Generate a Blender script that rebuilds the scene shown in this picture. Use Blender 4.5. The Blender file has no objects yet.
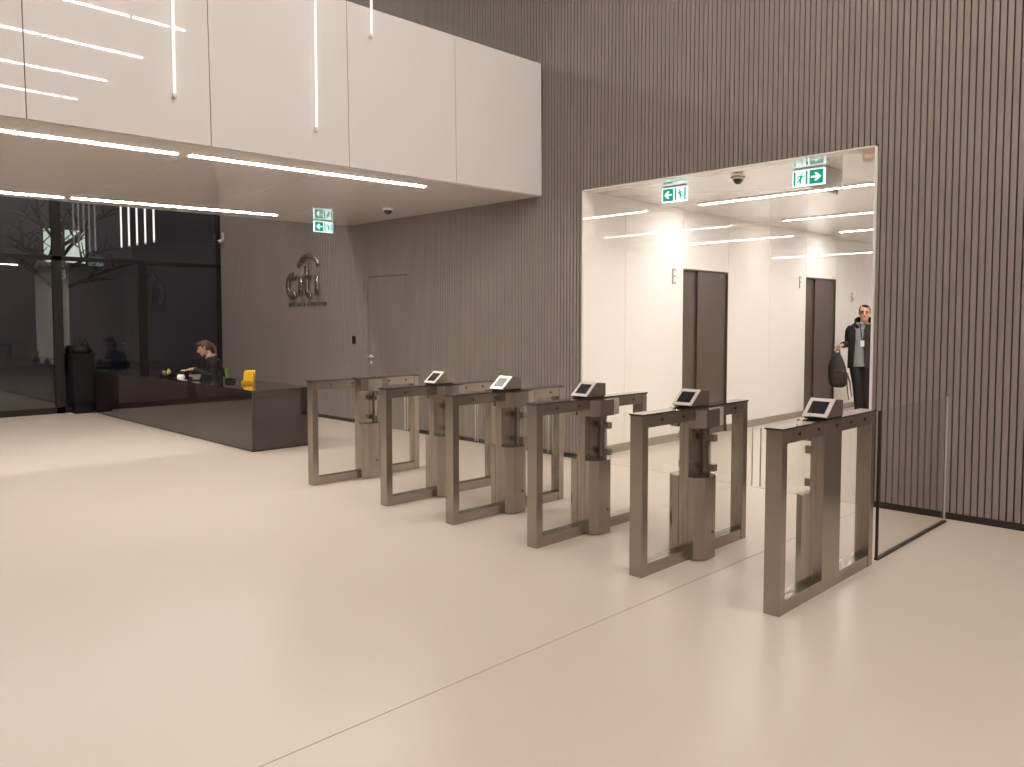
import bpy, bmesh, math, random
from mathutils import Vector, Matrix
random.seed(7)
SC = bpy.context.scene
COL = SC.collection
PI = math.pi

# ------------------------------------------------------------------ materials
def mat(name, col, rough=.5, metal=0., spec=.5, coat=0., emit=None, es=0., noise=0., nscale=20., stretch=(1, 1, 1), bump=0., ior=None):
    m = bpy.data.materials.new(name); m.use_nodes = True
    nt = m.node_tree; b = nt.nodes['Principled BSDF']
    b.inputs['Base Color'].default_value = (*col, 1)
    b.inputs['Roughness'].default_value = rough
    b.inputs['Metallic'].default_value = metal
    b.inputs['Specular IOR Level'].default_value = spec
    if ior: b.inputs['IOR'].default_value = ior
    if coat:
        b.inputs['Coat Weight'].default_value = coat
        b.inputs['Coat Roughness'].default_value = .03
    if emit:
        b.inputs['Emission Color'].default_value = (*emit, 1)
        b.inputs['Emission Strength'].default_value = es
    if noise or bump:
        tc = nt.nodes.new('ShaderNodeTexCoord'); mp = nt.nodes.new('ShaderNodeMapping')
        mp.inputs['Scale'].default_value = stretch
        nz = nt.nodes.new('ShaderNodeTexNoise'); nz.inputs['Scale'].default_value = nscale
        nz.inputs['Detail'].default_value = 5
        nt.links.new(tc.outputs['Object'], mp.inputs['Vector']); nt.links.new(mp.outputs['Vector'], nz.inputs['Vector'])
        if noise:
            mr = nt.nodes.new('ShaderNodeMapRange')
            mr.inputs['To Min'].default_value = 1 - noise; mr.inputs['To Max'].default_value = 1 + noise
            mx = nt.nodes.new('ShaderNodeMix'); mx.data_type = 'RGBA'; mx.blend_type = 'MULTIPLY'
            mx.inputs['Factor'].default_value = 1
            mx.inputs[6].default_value = (*col, 1)
            nt.links.new(nz.outputs['Fac'], mr.inputs['Value']); nt.links.new(mr.outputs['Result'], mx.inputs[7])
            nt.links.new(mx.outputs[2], b.inputs['Base Color'])
        if bump:
            bp = nt.nodes.new('ShaderNodeBump'); bp.inputs['Strength'].default_value = bump
            bp.inputs['Distance'].default_value = .002
            nt.links.new(nz.outputs['Fac'], bp.inputs['Height']); nt.links.new(bp.outputs['Normal'], b.inputs['Normal'])
    return m

def emission(name, col, s):
    m = bpy.data.materials.new(name); m.use_nodes = True
    nt = m.node_tree; nt.nodes.clear()
    o = nt.nodes.new('ShaderNodeOutputMaterial'); e = nt.nodes.new('ShaderNodeEmission')
    e.inputs['Color'].default_value = (*col, 1); e.inputs['Strength'].default_value = s
    nt.links.new(e.outputs[0], o.inputs[0]); return m

def glass(name, tint, fac_min, fac_max, rough=0.):
    """thin pane: tinted see-through with a mirror coat that grows at grazing angles"""
    m = bpy.data.materials.new(name); m.use_nodes = True
    nt = m.node_tree; nt.nodes.clear()
    o = nt.nodes.new('ShaderNodeOutputMaterial'); t = nt.nodes.new('ShaderNodeBsdfTransparent')
    g = nt.nodes.new('ShaderNodeBsdfGlossy'); mx = nt.nodes.new('ShaderNodeMixShader')
    lw = nt.nodes.new('ShaderNodeLayerWeight'); mr = nt.nodes.new('ShaderNodeMapRange'); pw = nt.nodes.new('ShaderNodeMath')
    lw.inputs['Blend'].default_value = .5; pw.operation = 'POWER'; pw.inputs[1].default_value = 4.
    mr.inputs['To Min'].default_value = fac_min; mr.inputs['To Max'].default_value = fac_max
    nt.links.new(lw.outputs['Facing'], pw.inputs[0])
    t.inputs['Color'].default_value = (*tint, 1); g.inputs['Roughness'].default_value = rough
    nt.links.new(pw.outputs[0], mr.inputs['Value']); nt.links.new(mr.outputs['Result'], mx.inputs['Fac'])
    nt.links.new(t.outputs[0], mx.inputs[1]); nt.links.new(g.outputs[0], mx.inputs[2]); nt.links.new(mx.outputs[0], o.inputs[0])
    return m

WARM = (1., .91, .84)
M = {}
M['floor'] = mat('polished_resin_floor', (.60, .535, .47), rough=.30, spec=.36, noise=.06, nscale=.55)
M['joint'] = mat('floor_joint', (.34, .28, .225), rough=.6)
M['slat'] = mat('taupe_slat', (.246, .214, .196), rough=.55, spec=.3, noise=.10, nscale=3., stretch=(8, 8, .4))
M['slat_gap'] = mat('dark_backing', (.030, .021, .016), rough=.8, spec=.1)
M['skirting'] = mat('dark_skirting', (.022, .016, .012), rough=.45)
M['white_panel'] = mat('white_gloss_panel', (.64, .62, .60), rough=.012, spec=.36, coat=0.)
M['white_ceiling'] = mat('white_gloss_ceiling', (.86, .81, .76), rough=.06, spec=.5, coat=.35)
M['lobby_white'] = mat('lobby_white_glass', (.82, .785, .745), rough=.04, spec=.5, coat=.3)
M['lobby_ceiling'] = mat('lobby_white_ceiling', (.78, .745, .71), rough=.02, spec=1., coat=1.)
M['seam'] = mat('panel_seam', (.19, .165, .145), rough=.6)
M['hall_ceiling'] = mat('hall_ceiling_paint', (.55, .5, .45), rough=.8)
M['hall_wall'] = mat('hall_wall_paint', (.16, .135, .12), rough=.6)
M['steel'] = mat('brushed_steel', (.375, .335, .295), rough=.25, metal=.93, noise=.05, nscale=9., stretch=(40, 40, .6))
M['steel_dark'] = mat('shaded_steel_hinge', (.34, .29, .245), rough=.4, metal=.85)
M['black_gloss'] = mat('black_glass_top', (.03, .025, .022), rough=.04, spec=.7, coat=.6)
M['desk'] = mat('black_gloss_desk', (.020, .015, .0135), rough=.05, spec=.62, coat=.35)
M['black'] = mat('black_plastic', (.008, .007, .0065), rough=.45, spec=.22)
M['screen'] = mat('dark_screen', (.018, .02, .026), rough=.25, spec=.25)
M['silver'] = mat('silver_bezel', (.78, .74, .70), rough=.3, metal=.3)
M['pane'] = glass('clear_pane', (.995, .995, .985), .008, .7)
M['wing'] = glass('clear_wing', (.985, .99, .975), .014, .7)
M['glass_edge'] = mat('glass_edge', (.55, .56, .50), rough=.15, spec=.6)
M['facade_glass'] = glass('night_facade_glass', (.6, .6, .63), .12, .9)
M['mullion'] = mat('dark_mullion', (.022, .018, .016), rough=.5, spec=.2)
M['lamp'] = emission('lamp_diffuser', WARM, 128.)
M['lamp_void'] = emission('void_lamp_diffuser', WARM, 120.)
M['lamp_soffit'] = emission('soffit_lamp_diffuser', (1., .92, .84), 205.)
M['lamp_lobby'] = emission('lobby_lamp_diffuser', (1., .95, .90), 90.)
M['tube'] = emission('pendant_tube', (1., .93, .87), 1.15)
M['tube_dim'] = emission('pendant_tube_dim', (1., .91, .83), 1.1)
M['white_plastic'] = mat('white_plastic', (.75, .73, .70), rough=.4)
M['sign_white'] = mat('lit_sign_white', (.8, .9, .88), rough=.4, emit=(.74, 1., .98), es=1.)
M['sign_green'] = mat('lit_sign_green', (.0, .32, .22), rough=.4, emit=(.0, .36, .25), es=.55)
M['chrome'] = mat('grey_metal_letter', (.33, .29, .265), rough=.25, metal=.85)
M['logo'] = mat('dull_metal_letter', (.12, .10, .09), rough=.35, metal=.5)
M['letter'] = mat('grey_letter', (.36, .33, .30), rough=.4)
M['letter_pale'] = mat('pale_grey_letter', (.60, .55, .50), rough=.4)
M['lift_door'] = mat('bronze_lift_door', (.115, .090, .073), rough=.34, metal=.35)
M['grey_base'] = mat('grey_skirting', (.36, .32, .27), rough=.3, metal=.5)
M['yellow'] = mat('yellow_acrylic', (.62, .36, .012), rough=.3)
M['lime'] = mat('lime_fabric', (.34, .40, .06), rough=.8)
M['lime_bright'] = mat('lime_plastic', (.42, .46, .10), rough=.4)
M['paper'] = mat('white_paper', (.72, .70, .66), rough=.7)
M['acrylic'] = glass('clear_acrylic', (.86, .87, .84), .12, .9)
M['skin'] = mat('skin', (.56, .30, .21), rough=.5, spec=.35)
M['skin_pale'] = mat('skin_pale', (.62, .36, .25), rough=.5, spec=.35)
M['lip'] = mat('lip', (.36, .13, .10), rough=.5)
M['eye'] = mat('eye', (.30, .26, .23), rough=.2)
M['iris'] = mat('iris', (.03, .022, .018), rough=.2)
M['hair_dark'] = mat('dark_hair', (.035, .022, .016), rough=.55, noise=.3, nscale=60)
M['hair_blond'] = mat('light_brown_hair', (.10, .056, .030), rough=.5, noise=.3, nscale=60)
M['jacket'] = mat('dark_brown_jacket', (.022, .016, .014), rough=.8)
M['trouser'] = mat('black_trouser', (.014, .011, .010), rough=.8)
M['shoe'] = mat('black_shoe', (.010, .008, .008), rough=.4)
M['bag'] = mat('dark_backpack_fabric', (.034, .026, .021), rough=.85)
M['bag_trim'] = mat('grey_strap', (.14, .12, .10), rough=.8)
M['uniform'] = mat('black_uniform', (.012, .011, .011), rough=.8)
M['collar'] = mat('pale_collar', (.45, .33, .27), rough=.8)
M['asphalt'] = mat('night_ground', (.04, .04, .042), rough=.8)
M['facade_far'] = mat('dark_facade', (.26, .26, .28), rough=.8)
M['bark'] = mat('bark', (.03, .03, .024), rough=.9)
M['window_lit'] = emission('lit_far_window', (.86, 1., .78), 1.9)
M['far_frame'] = mat('far_frame', (.05, .05, .05), rough=.7)

def check_shirt():
    m = mat('grey_check_shirt', (.24, .25, .27), rough=.8)
    nt = m.node_tree; b = nt.nodes['Principled BSDF']
    tc = nt.nodes.new('ShaderNodeTexCoord'); ck = nt.nodes.new('ShaderNodeTexChecker')
    ck.inputs['Scale'].default_value = 45
    ck.inputs['Color1'].default_value = (.30, .31, .34, 1); ck.inputs['Color2'].default_value = (.19, .20, .23, 1)
    nt.links.new(tc.outputs['Object'], ck.inputs['Vector']); nt.links.new(ck.outputs['Color'], b.inputs['Base Color'])
    return m
M['shirt'] = check_shirt()

# ------------------------------------------------------------------ mesh helpers
class MB:
    def __init__(s): s.bm = bmesh.new()
    def box(s, x0, x1, y0, y1, z0, z1, bev=0.):
        r = bmesh.ops.create_cube(s.bm, size=1.)
        vs = r['verts']
        for v in vs:
            v.co = Vector(((x0 + x1) / 2 + v.co.x * (x1 - x0), (y0 + y1) / 2 + v.co.y * (y1 - y0), (z0 + z1) / 2 + v.co.z * (z1 - z0)))
        if bev:
            es = list({e for v in vs for e in v.link_edges})
            bmesh.ops.bevel(s.bm, geom=es, offset=bev, segments=2, affect='EDGES', profile=.6)
        return s
    def prism(s, poly, axis, a, b):
        """poly in the two other axes (cyclic order x->y->z), extruded along axis from a to b"""
        def pt(u, v, w):
            return {'x': (w, u, v), 'y': (u, w, v), 'z': (u, v, w)}[axis]
        A = [s.bm.verts.new(pt(u, v, a)) for u, v in poly]; B = [s.bm.verts.new(pt(u, v, b)) for u, v in poly]
        n = len(poly)
        fs = [s.bm.faces.new(A), s.bm.faces.new(B)]
        for i in range(n): fs.append(s.bm.faces.new((A[i], A[(i + 1) % n], B[(i + 1) % n], B[i])))
        bmesh.ops.recalc_face_normals(s.bm, faces=fs)
        return s
    def cyl(s, p, q, r, seg=14, r2=None):
        p = Vector(p); q = Vector(q); d = q - p
        mt = Matrix.Translation((p + q) / 2) @ d.to_track_quat('Z', 'Y').to_matrix().to_4x4()
        bmesh.ops.create_cone(s.bm, cap_ends=True, segments=seg, radius1=r, radius2=r if r2 is None else r2, depth=d.length, matrix=mt)
        return s
    def ball(s, c, r, seg=16):
        if not hasattr(r, '__len__'): r = (r, r, r)
        bmesh.ops.create_uvsphere(s.bm, u_segments=seg, v_segments=max(8, seg * 2 // 3), radius=1., matrix=Matrix.Translation(c) @ Matrix.Diagonal((*r, 1)))
        return s
    def loft(s, pts, rad, seg=16, up=(0, -1, 0)):
        """closed tube through pts; rad = radius or (ra, rb): ra across, rb along 'up'"""
        P = [Vector(p) for p in pts]; n = len(P); up = Vector(up); rings = []
        for i, p in enumerate(P):
            t = (P[min(i + 1, n - 1)] - P[max(i - 1, 0)]).normalized()
            b = (up - t * up.dot(t))
            b = b.normalized() if b.length > 1e-4 else t.orthogonal().normalized()
            a = t.cross(b).normalized()
            r = rad[i]; ra, rb = r if hasattr(r, '__len__') else (r, r)
            rings.append([s.bm.verts.new(p + a * math.cos(2 * PI * k / seg) * ra + b * math.sin(2 * PI * k / seg) * rb) for k in range(seg)])
        fs = []
        for A, B in zip(rings, rings[1:]):
            for k in range(seg): fs.append(s.bm.faces.new((A[k], A[(k + 1) % seg], B[(k + 1) % seg], B[k])))
        fs.append(s.bm.faces.new(rings[0])); fs.append(s.bm.faces.new(rings[-1]))
        bmesh.ops.recalc_face_normals(s.bm, faces=fs)
        return s
    def rings(s, prof, seg=28, cx=0.):
        """stack of horizontal ellipses (z, rx, ry, cy[, cx])"""
        R = []
        for q in prof:
            z, rx, ry, cy = q[:4]; c = q[4] if len(q) > 4 else cx
            R.append([s.bm.verts.new((c + rx * math.cos(2 * PI * k / seg), cy + ry * math.sin(2 * PI * k / seg), z)) for k in range(seg)])
        fs = []
        for A, B in zip(R, R[1:]):
            for k in range(seg): fs.append(s.bm.faces.new((A[k], A[(k + 1) % seg], B[(k + 1) % seg], B[k])))
        fs.append(s.bm.faces.new(R[0])); fs.append(s.bm.faces.new(R[-1]))
        bmesh.ops.recalc_face_normals(s.bm, faces=fs)
        return s
    def build(s, name, m, parent=None, smooth=False):
        me = bpy.data.meshes.new(name); s.bm.to_mesh(me); s.bm.free()
        o = bpy.data.objects.new(name, me); COL.objects.link(o)
        if m: me.materials.append(m)
        if smooth:
            for p in me.polygons: p.use_smooth = True
        if parent: o.parent = parent
        return o

def remesh(mb, name, m, parent, voxel=.006, smooth=6, cut=None, solid=0.):
    """fuse overlapping closed shapes into one continuous surface"""
    tmp = mb.build(name + '_tmp', None)
    md = tmp.modifiers.new('r', 'REMESH'); md.mode = 'VOXEL'; md.voxel_size = voxel; md.adaptivity = 0.
    if smooth:
        sm = tmp.modifiers.new('s', 'SMOOTH'); sm.iterations = smooth; sm.factor = .5
    bpy.context.view_layer.update()
    dg = bpy.context.evaluated_depsgraph_get()
    me = bpy.data.meshes.new_from_object(tmp.evaluated_get(dg))
    old = tmp.data
    bpy.data.objects.remove(tmp); bpy.data.meshes.remove(old)
    if cut:
        b = bmesh.new(); b.from_mesh(me)
        bmesh.ops.delete(b, geom=[v for v in b.verts if cut(v.co)], context='VERTS')
        b.to_mesh(me); b.free()
    me.name = name; me.materials.clear(); me.materials.append(m)
    for p in me.polygons: p.use_smooth = True
    o = bpy.data.objects.new(name, me); COL.objects.link(o)
    if parent: o.parent = parent
    if solid:
        sd = o.modifiers.new('thickness', 'SOLIDIFY'); sd.thickness = solid; sd.offset = 1.
    return o

def empty(name, loc=(0, 0, 0), rz=0.):
    o = bpy.data.objects.new(name, None); COL.objects.link(o)
    o.location = loc; o.rotation_euler = (0, 0, rz); o.empty_display_size = .1
    return o
def tag(o, label, cat, group=None, kind=None):
    o['label'] = label; o['category'] = cat
    if group: o['group'] = group
    if kind: o['kind'] = kind
    return o
def struct(o, label=None):
    o['kind'] = 'structure'
    if label: o['label'] = label
    return o
def copy_tree(o, parent=None):
    c = o.copy(); COL.objects.link(c)
    if parent: c.parent = parent
    for ch in [x for x in bpy.data.objects if x.parent == o]: copy_tree(ch, c)
    return c

def text(name, s, size, m, parent, depth=.006, loc=(0, 0, 0), rot=(PI / 2, 0, 0), align='CENTER', sx=1.):
    cu = bpy.data.curves.new(name, 'FONT'); cu.body = s; cu.size = size; cu.extrude = depth; cu.align_x = align
    t = bpy.data.objects.new(name + '_c', cu); COL.objects.link(t)
    bpy.context.view_layer.update()
    me = bpy.data.meshes.new_from_object(t.evaluated_get(bpy.context.evaluated_depsgraph_get()))
    bpy.data.objects.remove(t); bpy.data.curves.remove(cu)
    me.materials.clear(); me.materials.append(m)
    o = bpy.data.objects.new(name, me); COL.objects.link(o)
    o.location = loc; o.rotation_euler = rot; o.scale = (sx, 1, 1)
    if parent: o.parent = parent
    return o

# ------------------------------------------------------------------ key dimensions
WY = 6.50            # face of the slat wall
FX = -14.25          # glass front at the far left
OX0, OX1, OZ = -5.46, -2.412, 2.90   # opening to the lift lobby
HZ = 6.6             # hall ceiling
LX0, LX1, LY1 = -5.49, -2.40, 19.5    # lift lobby
RX, BY = 9.0, -9.5

# ------------------------------------------------------------------ room shell
b = MB(); b.box(FX - .1, RX, BY, LY1, -.12, 0.)
fl = struct(b.build('floor', M['floor']))
b = MB()
b.box(-2.4215, -2.4165, BY, WY - .03, 0, .0008)
b.box(OX0, OX1, WY + .01, WY + .022, 0, .0008)
struct(b.build('floor_joint_trim', M['joint']))

# slat wall
PITCH = .0465; SW = .0362; SD = .022
DX0, DX1, DZ = -9.47, -8.55, 2.135
def slats(b, x0, x1, z0, z1, seed=0):
    n0 = math.floor((x0 - (-20)) / PITCH)
    i = n0
    while True:
        a = -20 + i * PITCH; c = a + SW
        if a >= x1: break
        a2, c2 = max(a, x0), min(c, x1)
        if c2 - a2 > .004: b.box(a2, c2, WY, WY + SD, z0, z1)
        i += 1
b = MB()
slats(b, FX, DX0 - .006, .052, HZ); slats(b, DX1 + .006, OX0 - .004, .052, HZ)
slats(b, DX0 - .006, DX1 + .006, DZ + .006, HZ)
slats(b, OX0 - .004, OX1 + .004, OZ + .006, HZ); slats(b, OX1 + .004, RX, .052, HZ)
wall = struct(b.build('wall_back', M['slat']))
b = MB()
Y0, Y1 = WY + SD, WY + .16
for x0, x1, z0, z1 in ((FX - .1, DX0, 0, HZ), (DX1, OX0, 0, HZ), (DX0, DX1, DZ, HZ), (OX0, OX1, OZ + .004, HZ), (OX1, RX, 0, HZ), (DX0, DX1, 0, DZ)):
    b.box(x0, x1, Y0 if not (x0 == DX0 and z0 == 0) else Y0 + .02, Y1, z0, z1)
b.build('backing', M['slat_gap'], wall)
b = MB()
for x0, x1 in ((FX, DX0 - .006), (DX1 + .006, OX0), (OX1 + .0, RX)): b.box(x0, x1, WY - .006, WY + SD, 0, .05)
struct(b.build('baseboard_back', M['skirting']))
# flush door in the slats
dr = struct(empty('door_1', ((DX0 + DX1) / 2, WY, 0)), 'flush slatted door in the back wall near the black reception desk')
b = MB(); slats(b, DX0 + .004, DX1 - .004, .052, DZ - .004); b.box(DX0 + .004, DX1 - .004, WY + .006, WY + SD, 0, .05)
o = b.build('leaf', M['slat'], dr); o.location = (-dr.location.x, -WY, 0)
b = MB(); hx = -9.40 - dr.location.x
b.cyl((hx, -.001, 1.0), (hx, -.012, 1.0), .026, 18); b.cyl((hx, -.012, 1.0), (hx, -.05, 1.0), .010); b.cyl((hx - .008, -.05, 1.0), (hx + .12, -.05, 1.0), .010)
b.cyl((hx, -.001, .91), (hx, -.012, .91), .024, 18)
b.build('handle', M['silver'], dr, True)

# white trim around the opening
b = MB()
b.box(OX0, OX0 + .022, WY - .012, WY + .16, 0, OZ)
b.box(OX1 - .020, OX1, WY - .012, WY + .16, 0, OZ)
b.box(OX0, OX1, WY - .012, WY + .16, OZ - .012, OZ)
struct(b.build('opening_trim', M['lobby_white']))

# hall ceiling and the walls behind the camera
b = MB(); b.box(FX - .1, RX, BY, WY + .16, HZ, HZ + .15); struct(b.build('ceiling', M['hall_ceiling']))
b = MB(); b.box(RX, RX + .15, BY, WY + .16, 0, HZ); struct(b.build('wall_right', M['hall_wall']))
b = MB(); b.box(FX - .1, RX + .15, BY - .15, BY, 0, HZ); struct(b.build('wall_front', M['hall_wall']))

# white bulkhead (bridge) above the reception
BX0, BX1, BZ0, BZ1 = -10.0, -6.052, 2.903, 4.360
TIL = .0105
def soff(y): return BZ0 - TIL * (WY - y)
def tilt(o):
    o.location = (0, WY - WY * math.cos(TIL) + BZ0 * math.sin(TIL), BZ0 - BZ0 * math.cos(TIL) - WY * math.sin(TIL)); o.rotation_euler = (TIL, 0, 0); return o
b = MB()
seams = [WY - .006 - 1.262 * i for i in range(0, 13)]
for y1, y0 in zip(seams, seams[1:]): b.box(BX1 - .03, BX1, y0 + .003, y1 - .003, BZ0 + .004, BZ1, bev=.0015)
bul = tilt(struct(b.build('bulkhead_wall', M['white_panel'])))
b = MB(); b.box(BX0 + .03, BX1 - .03, BY, WY - .002, BZ0 + .02, BZ1 - .01); b.build('core', M['seam'], bul)
b = MB()
for y1, y0 in zip(seams, seams[1:]): b.box(BX0, BX0 + .03, y0 + .005, y1 - .005, BZ0 + .004, BZ1)
b.build('rear_panels', M['white_panel'], bul)
b = MB()
for y1, y0 in zip(seams, seams[1:]): b.box(BX0 + .032, BX1 - .032, y0 + .002, y1 - .002, BZ0, BZ0 + .019)
tilt(struct(b.build('soffit_ceiling', M['white_ceiling'])))

# glass front on the far left
fac = struct(empty('window_1', (FX, WY, 0)), 'dark glass front at night on the far left')
def facade_box(name, m, y0, y1, z0, z1, x0=-.05, x1=.02):
    b = MB(); b.box(x0, x1, y0 - WY, y1 - WY, z0, z1); return b.build(name, m, fac)
ym = [6.50, 3.83, 1.16, -1.51, -4.18, -6.85, -9.5]
for y in ym[1:-1]: facade_box('mullion', M['mullion'], y - .13, y, 0, HZ)
facade_box('transom', M['mullion'], -9.5, 6.50, 2.49, 2.56)
facade_box('bottom_rail', M['mullion'], -9.5, 6.50, 0, .10)
for y in (5.16, 2.5, -.17, -2.8, -5.5): facade_box('door_stile', M['mullion'], y - .12, y, .10, 2.49)
facade_box('end_stile', M['mullion'], 6.45, 6.50, 0, HZ)
TILT = math.radians(0.4)
for i, (y1, y0) in enumerate(zip(ym, ym[1:])):
    for z0, z1 in ((.10, 2.49), (2.56, HZ)):
        b = MB(); h = (y1 - y0) / 2 - .03
        b.box(-.004, .004, -h - .02, h + .02, z0, z1)
        p = b.build('pane', M['facade_glass'], fac); p.location = (-.02, (y1 + y0) / 2 - WY - .06 * (i > 0) , 0); p.rotation_euler = (0, 0, TILT)

# ------------------------------------------------------------------ lift lobby
b = MB()
EL = [(8.50, 9.60, 2.165), (11.97, 13.10, 2.20), (15.44, 16.55, 2.2)]
ys = [WY + .16, 7.30, 8.50, 9.60, 10.78, 11.97, 13.10, 14.25, 15.44, 16.55, 17.7, LY1]
def lob(b, y0, y1, z0, z1): b.box(LX0 - .12, LX0, y0 + .002, y1 - .002, z0, z1)
for y0, y1 in zip(ys, ys[1:]):
    lift = [e for e in EL if abs(e[0] - y0) < .01]
    if lift: lob(b, y0, y1, lift[0][2], OZ)
    else: lob(b, y0, y1, .0, OZ)
lw = struct(b.build('lobby_wall', M['lobby_white']))
b = MB(); b.box(LX0 - .4, LX0 - .3, WY + .16, LY1, 0, OZ); b.build('core', M['seam'], lw)
b = MB()
for y0, y1 in ((WY + .16, 8.5), (9.6, 11.97), (13.1, 15.44), (16.55, LY1)): b.box(LX0, LX0 + .012, y0, y1, 0, .095)
struct(b.build('lobby_baseboard', M['grey_base']))
b = MB(); b.box(LX1, LX1 + .1, WY + .16, LY1, 0, OZ); struct(b.build('lobby_right_wall', M['lobby_white']))
b = MB(); b.box(LX0 - .4, LX1 + .1, LY1, LY1 + .1, 0, OZ); struct(b.build('lobby_end_wall', M['lobby_white']))
b = MB()
cy = [WY + .16, 8.02, 10.50, 12.98, 15.5, 17.9, LY1]
for y0, y1 in zip(cy, cy[1:]): b.box(LX0 - .4, LX1 + .1, y0 + .003, y1 - .003, OZ, OZ + .06)
cl = struct(b.build('lobby_ceiling', M['lobby_ceiling']))
b = MB(); b.box(LX0 - .4, LX1 + .1, WY + .16, LY1, OZ + .06, OZ + .12); b.build('core', M['seam'], cl)
for k, (y0, y1, z1) in enumerate(EL):
    d = struct(empty('door_%d' % (k + 2), (LX0, (y0 + y1) / 2, 0)), ['bronze lift door beside the letter E', 'bronze lift door beside the letter F', 'far bronze lift door behind the standing man'][k])
    c = (y0 + y1) / 2; sp = y0 + (y1 - y0) * .34 - c
    b = MB(); b.box(-.075, -.05, y0 - c, sp + .02, 0, z1); b.build('slow_leaf', M['lift_door'], d)
    b = MB(); b.box(-.048, -.022, sp, y1 - c, 0, z1); b.build('fast_leaf', M['lift_door'], d)
    b = MB(); b.box(-.12, -.0, y0 - c + .002, y1 - c - .002, z1 - .018, z1 - .001); b.box(-.12, 0, y0 - c, y0 - c + .012, 0, z1); b.box(-.12, 0, y1 - c - .012, y1 - c, 0, z1)
    b.build('frame', M['lift_door'], d)
for ch, y, z, s, m, l in (('E', 8.28, 1.965, .275, 'letter', 'grey letter E on the white wall beside the nearest lift door'),
                          ('F', 11.76, 2.015, .265, 'letter', 'grey letter F on the white wall beside the second lift door'),
                          ('G', 13.77, 1.845, .235, 'letter_pale', 'pale ring-shaped letter on the white wall above the standing man')):
    o = text('wall_letter', ch, s, M[m], None, .006, (LX0 + .007, y, z), (PI / 2, 0, PI / 2), sx=.72)
    tag(o, l, 'letter', 'lift letters on the white wall')

# ------------------------------------------------------------------ ceiling lights
def strip(name, x0, x1, y0, y1, z, m, label, group, h=.03, cat='ceiling light'):
    r = empty(name, ((x0 + x1) / 2, (y0 + y1) / 2, z))
    cx, cyy = r.location.x, r.location.y
    b = MB(); b.box(x0 - cx, x1 - cx, y0 - cyy, y1 - cyy, -h, -.002); b.build('diffuser', m, r)
    for ya, yb in ((y0 - cyy - .02, y0 - cyy - .001), (y1 - cyy + .001, y1 - cyy + .02)):
        MB().box(x0 - cx - .006, x1 - cx + .006, ya, yb, -h - .001, -.001).build('end_cap', M['white_plastic'], r)
    tag(r, label, cat, group); return r
sw = .012
G1 = 'lines of light in the soffit'
def soffit_strip(x, rz, y0, y1, label):
    r = strip('linear_ceiling_light', x - sw, x + sw, y0, y1, soff((y0 + y1) / 2), M['lamp_soffit'], label, G1, .007)
    r.rotation_euler = (TIL, 0, rz)
soffit_strip(-6.455, -.03, 2.71, 5.11, 'longest bright line of light under the white bulkhead edge, ending by the slat wall')
soffit_strip(-6.535, -.03, .24, 2.62, 'bright line of light under the white bulkhead edge, cut by the left picture border')
soffit_strip(-9.56, -.06, 2.71, 5.10, 'line of light at the soffit rear edge, directly above the five hanging tubes')
soffit_strip(-9.71, -.05, .24, 2.63, 'thin line of light at the soffit rear edge on the far left')
G2 = 'lines of light in the lift lobby ceiling'
strip('linear_ceiling_light', -5.10, -2.75, 8.20, 8.27, OZ, M['lamp_lobby'], 'nearest thick line of light across the lift lobby ceiling', G2, .012)
strip('linear_ceiling_light', -5.10, -2.75, 10.34, 10.37, OZ, M['lamp_lobby'], 'thin second line of light across the lift lobby ceiling', G2, .012)
strip('linear_ceiling_light', -5.10, -2.75, 12.25, 12.32, OZ, M['lamp_lobby'], 'short far line of light in the lift lobby ceiling at the right jamb', G2, .012)
strip('linear_ceiling_light', -5.10, -2.75, 16.25, 16.32, OZ, M['lamp_lobby'], 'farthest line of light in the lift lobby, hidden by the slat wall', G2, .012)
G3 = 'lines of light in the high hall ceiling'
for i, x in enumerate((-2.1, -.1, 1.85, 3.85, 5.9, 7.85)):
    lab = {2: 'topmost streak of ceiling light mirrored in the white bulkhead', 3: 'second streak of ceiling light mirrored in the white bulkhead',
           4: 'third streak of ceiling light mirrored in the white bulkhead', 5: 'lowest streak of ceiling light mirrored in the white bulkhead'}.get(i, 'high ceiling line of light above the picture')
    strip('linear_ceiling_light', x - .012, x + .012, -1., 5.8, HZ, M['lamp'], lab, G3, .03)
strip('linear_ceiling_light', -11.48, -11.42, -6., 5.6, HZ, M['lamp_void'], 'high ceiling line of light above the picture', G3, .03)

# pendant tubes
def pendant(x, y, z0, label, group, r=.012, m='tube', top=HZ, L=2.2):
    o = empty('pendant_tube_light', (x, y, z0))
    MB().cyl((0, 0, .03), (0, 0, L), r, 16).build('tube', M[m], o, True)
    b = MB(); b.cyl((0, 0, 0), (0, 0, .03), r * 1.15, 16); b.build('end_cap', M['white_plastic'], o, True)
    MB().cyl((0, 0, L), (0, 0, top - z0), .004, 8).build('cord', M['black'], o)
    return tag(o, label, 'pendant light', group)
G4 = 'pendant tubes in front of the white bulkhead'
pendant(-6.026, 2.42, 3.178, 'leftmost hanging tube light in front of the white bulkhead', G4)
pendant(-6.026, 3.626, 3.137, 'long middle hanging tube light in front of the white bulkhead', G4)
pendant(-6.022, 4.198, 4.064, 'short rightmost hanging tube light crossing the bulkhead top edge', G4)
pendant(-3.76, 2.29, 3.5, 'tube light hung above the picture, mirrored in the bulkhead', G4)
pendant(-3.55, 2.18, 3.5, 'tube light hung above the picture, mirrored in the bulkhead', G4)
pendant(-5.0, 2.5, 3.8, 'tube light hung above the picture, mirrored in the bulkhead', G4)
G5 = 'row of tubes over the reception desk'
names = ['leftmost', 'second from left', 'middle', 'second from right', 'rightmost']
for i in range(5):
    t = i / 4
    pendant(-13.633 + 1.284 * t, 4.56 + .04 * t, 2.70, '%s of the five hanging tube lights over the reception desk' % names[i], G5, .013)

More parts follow.
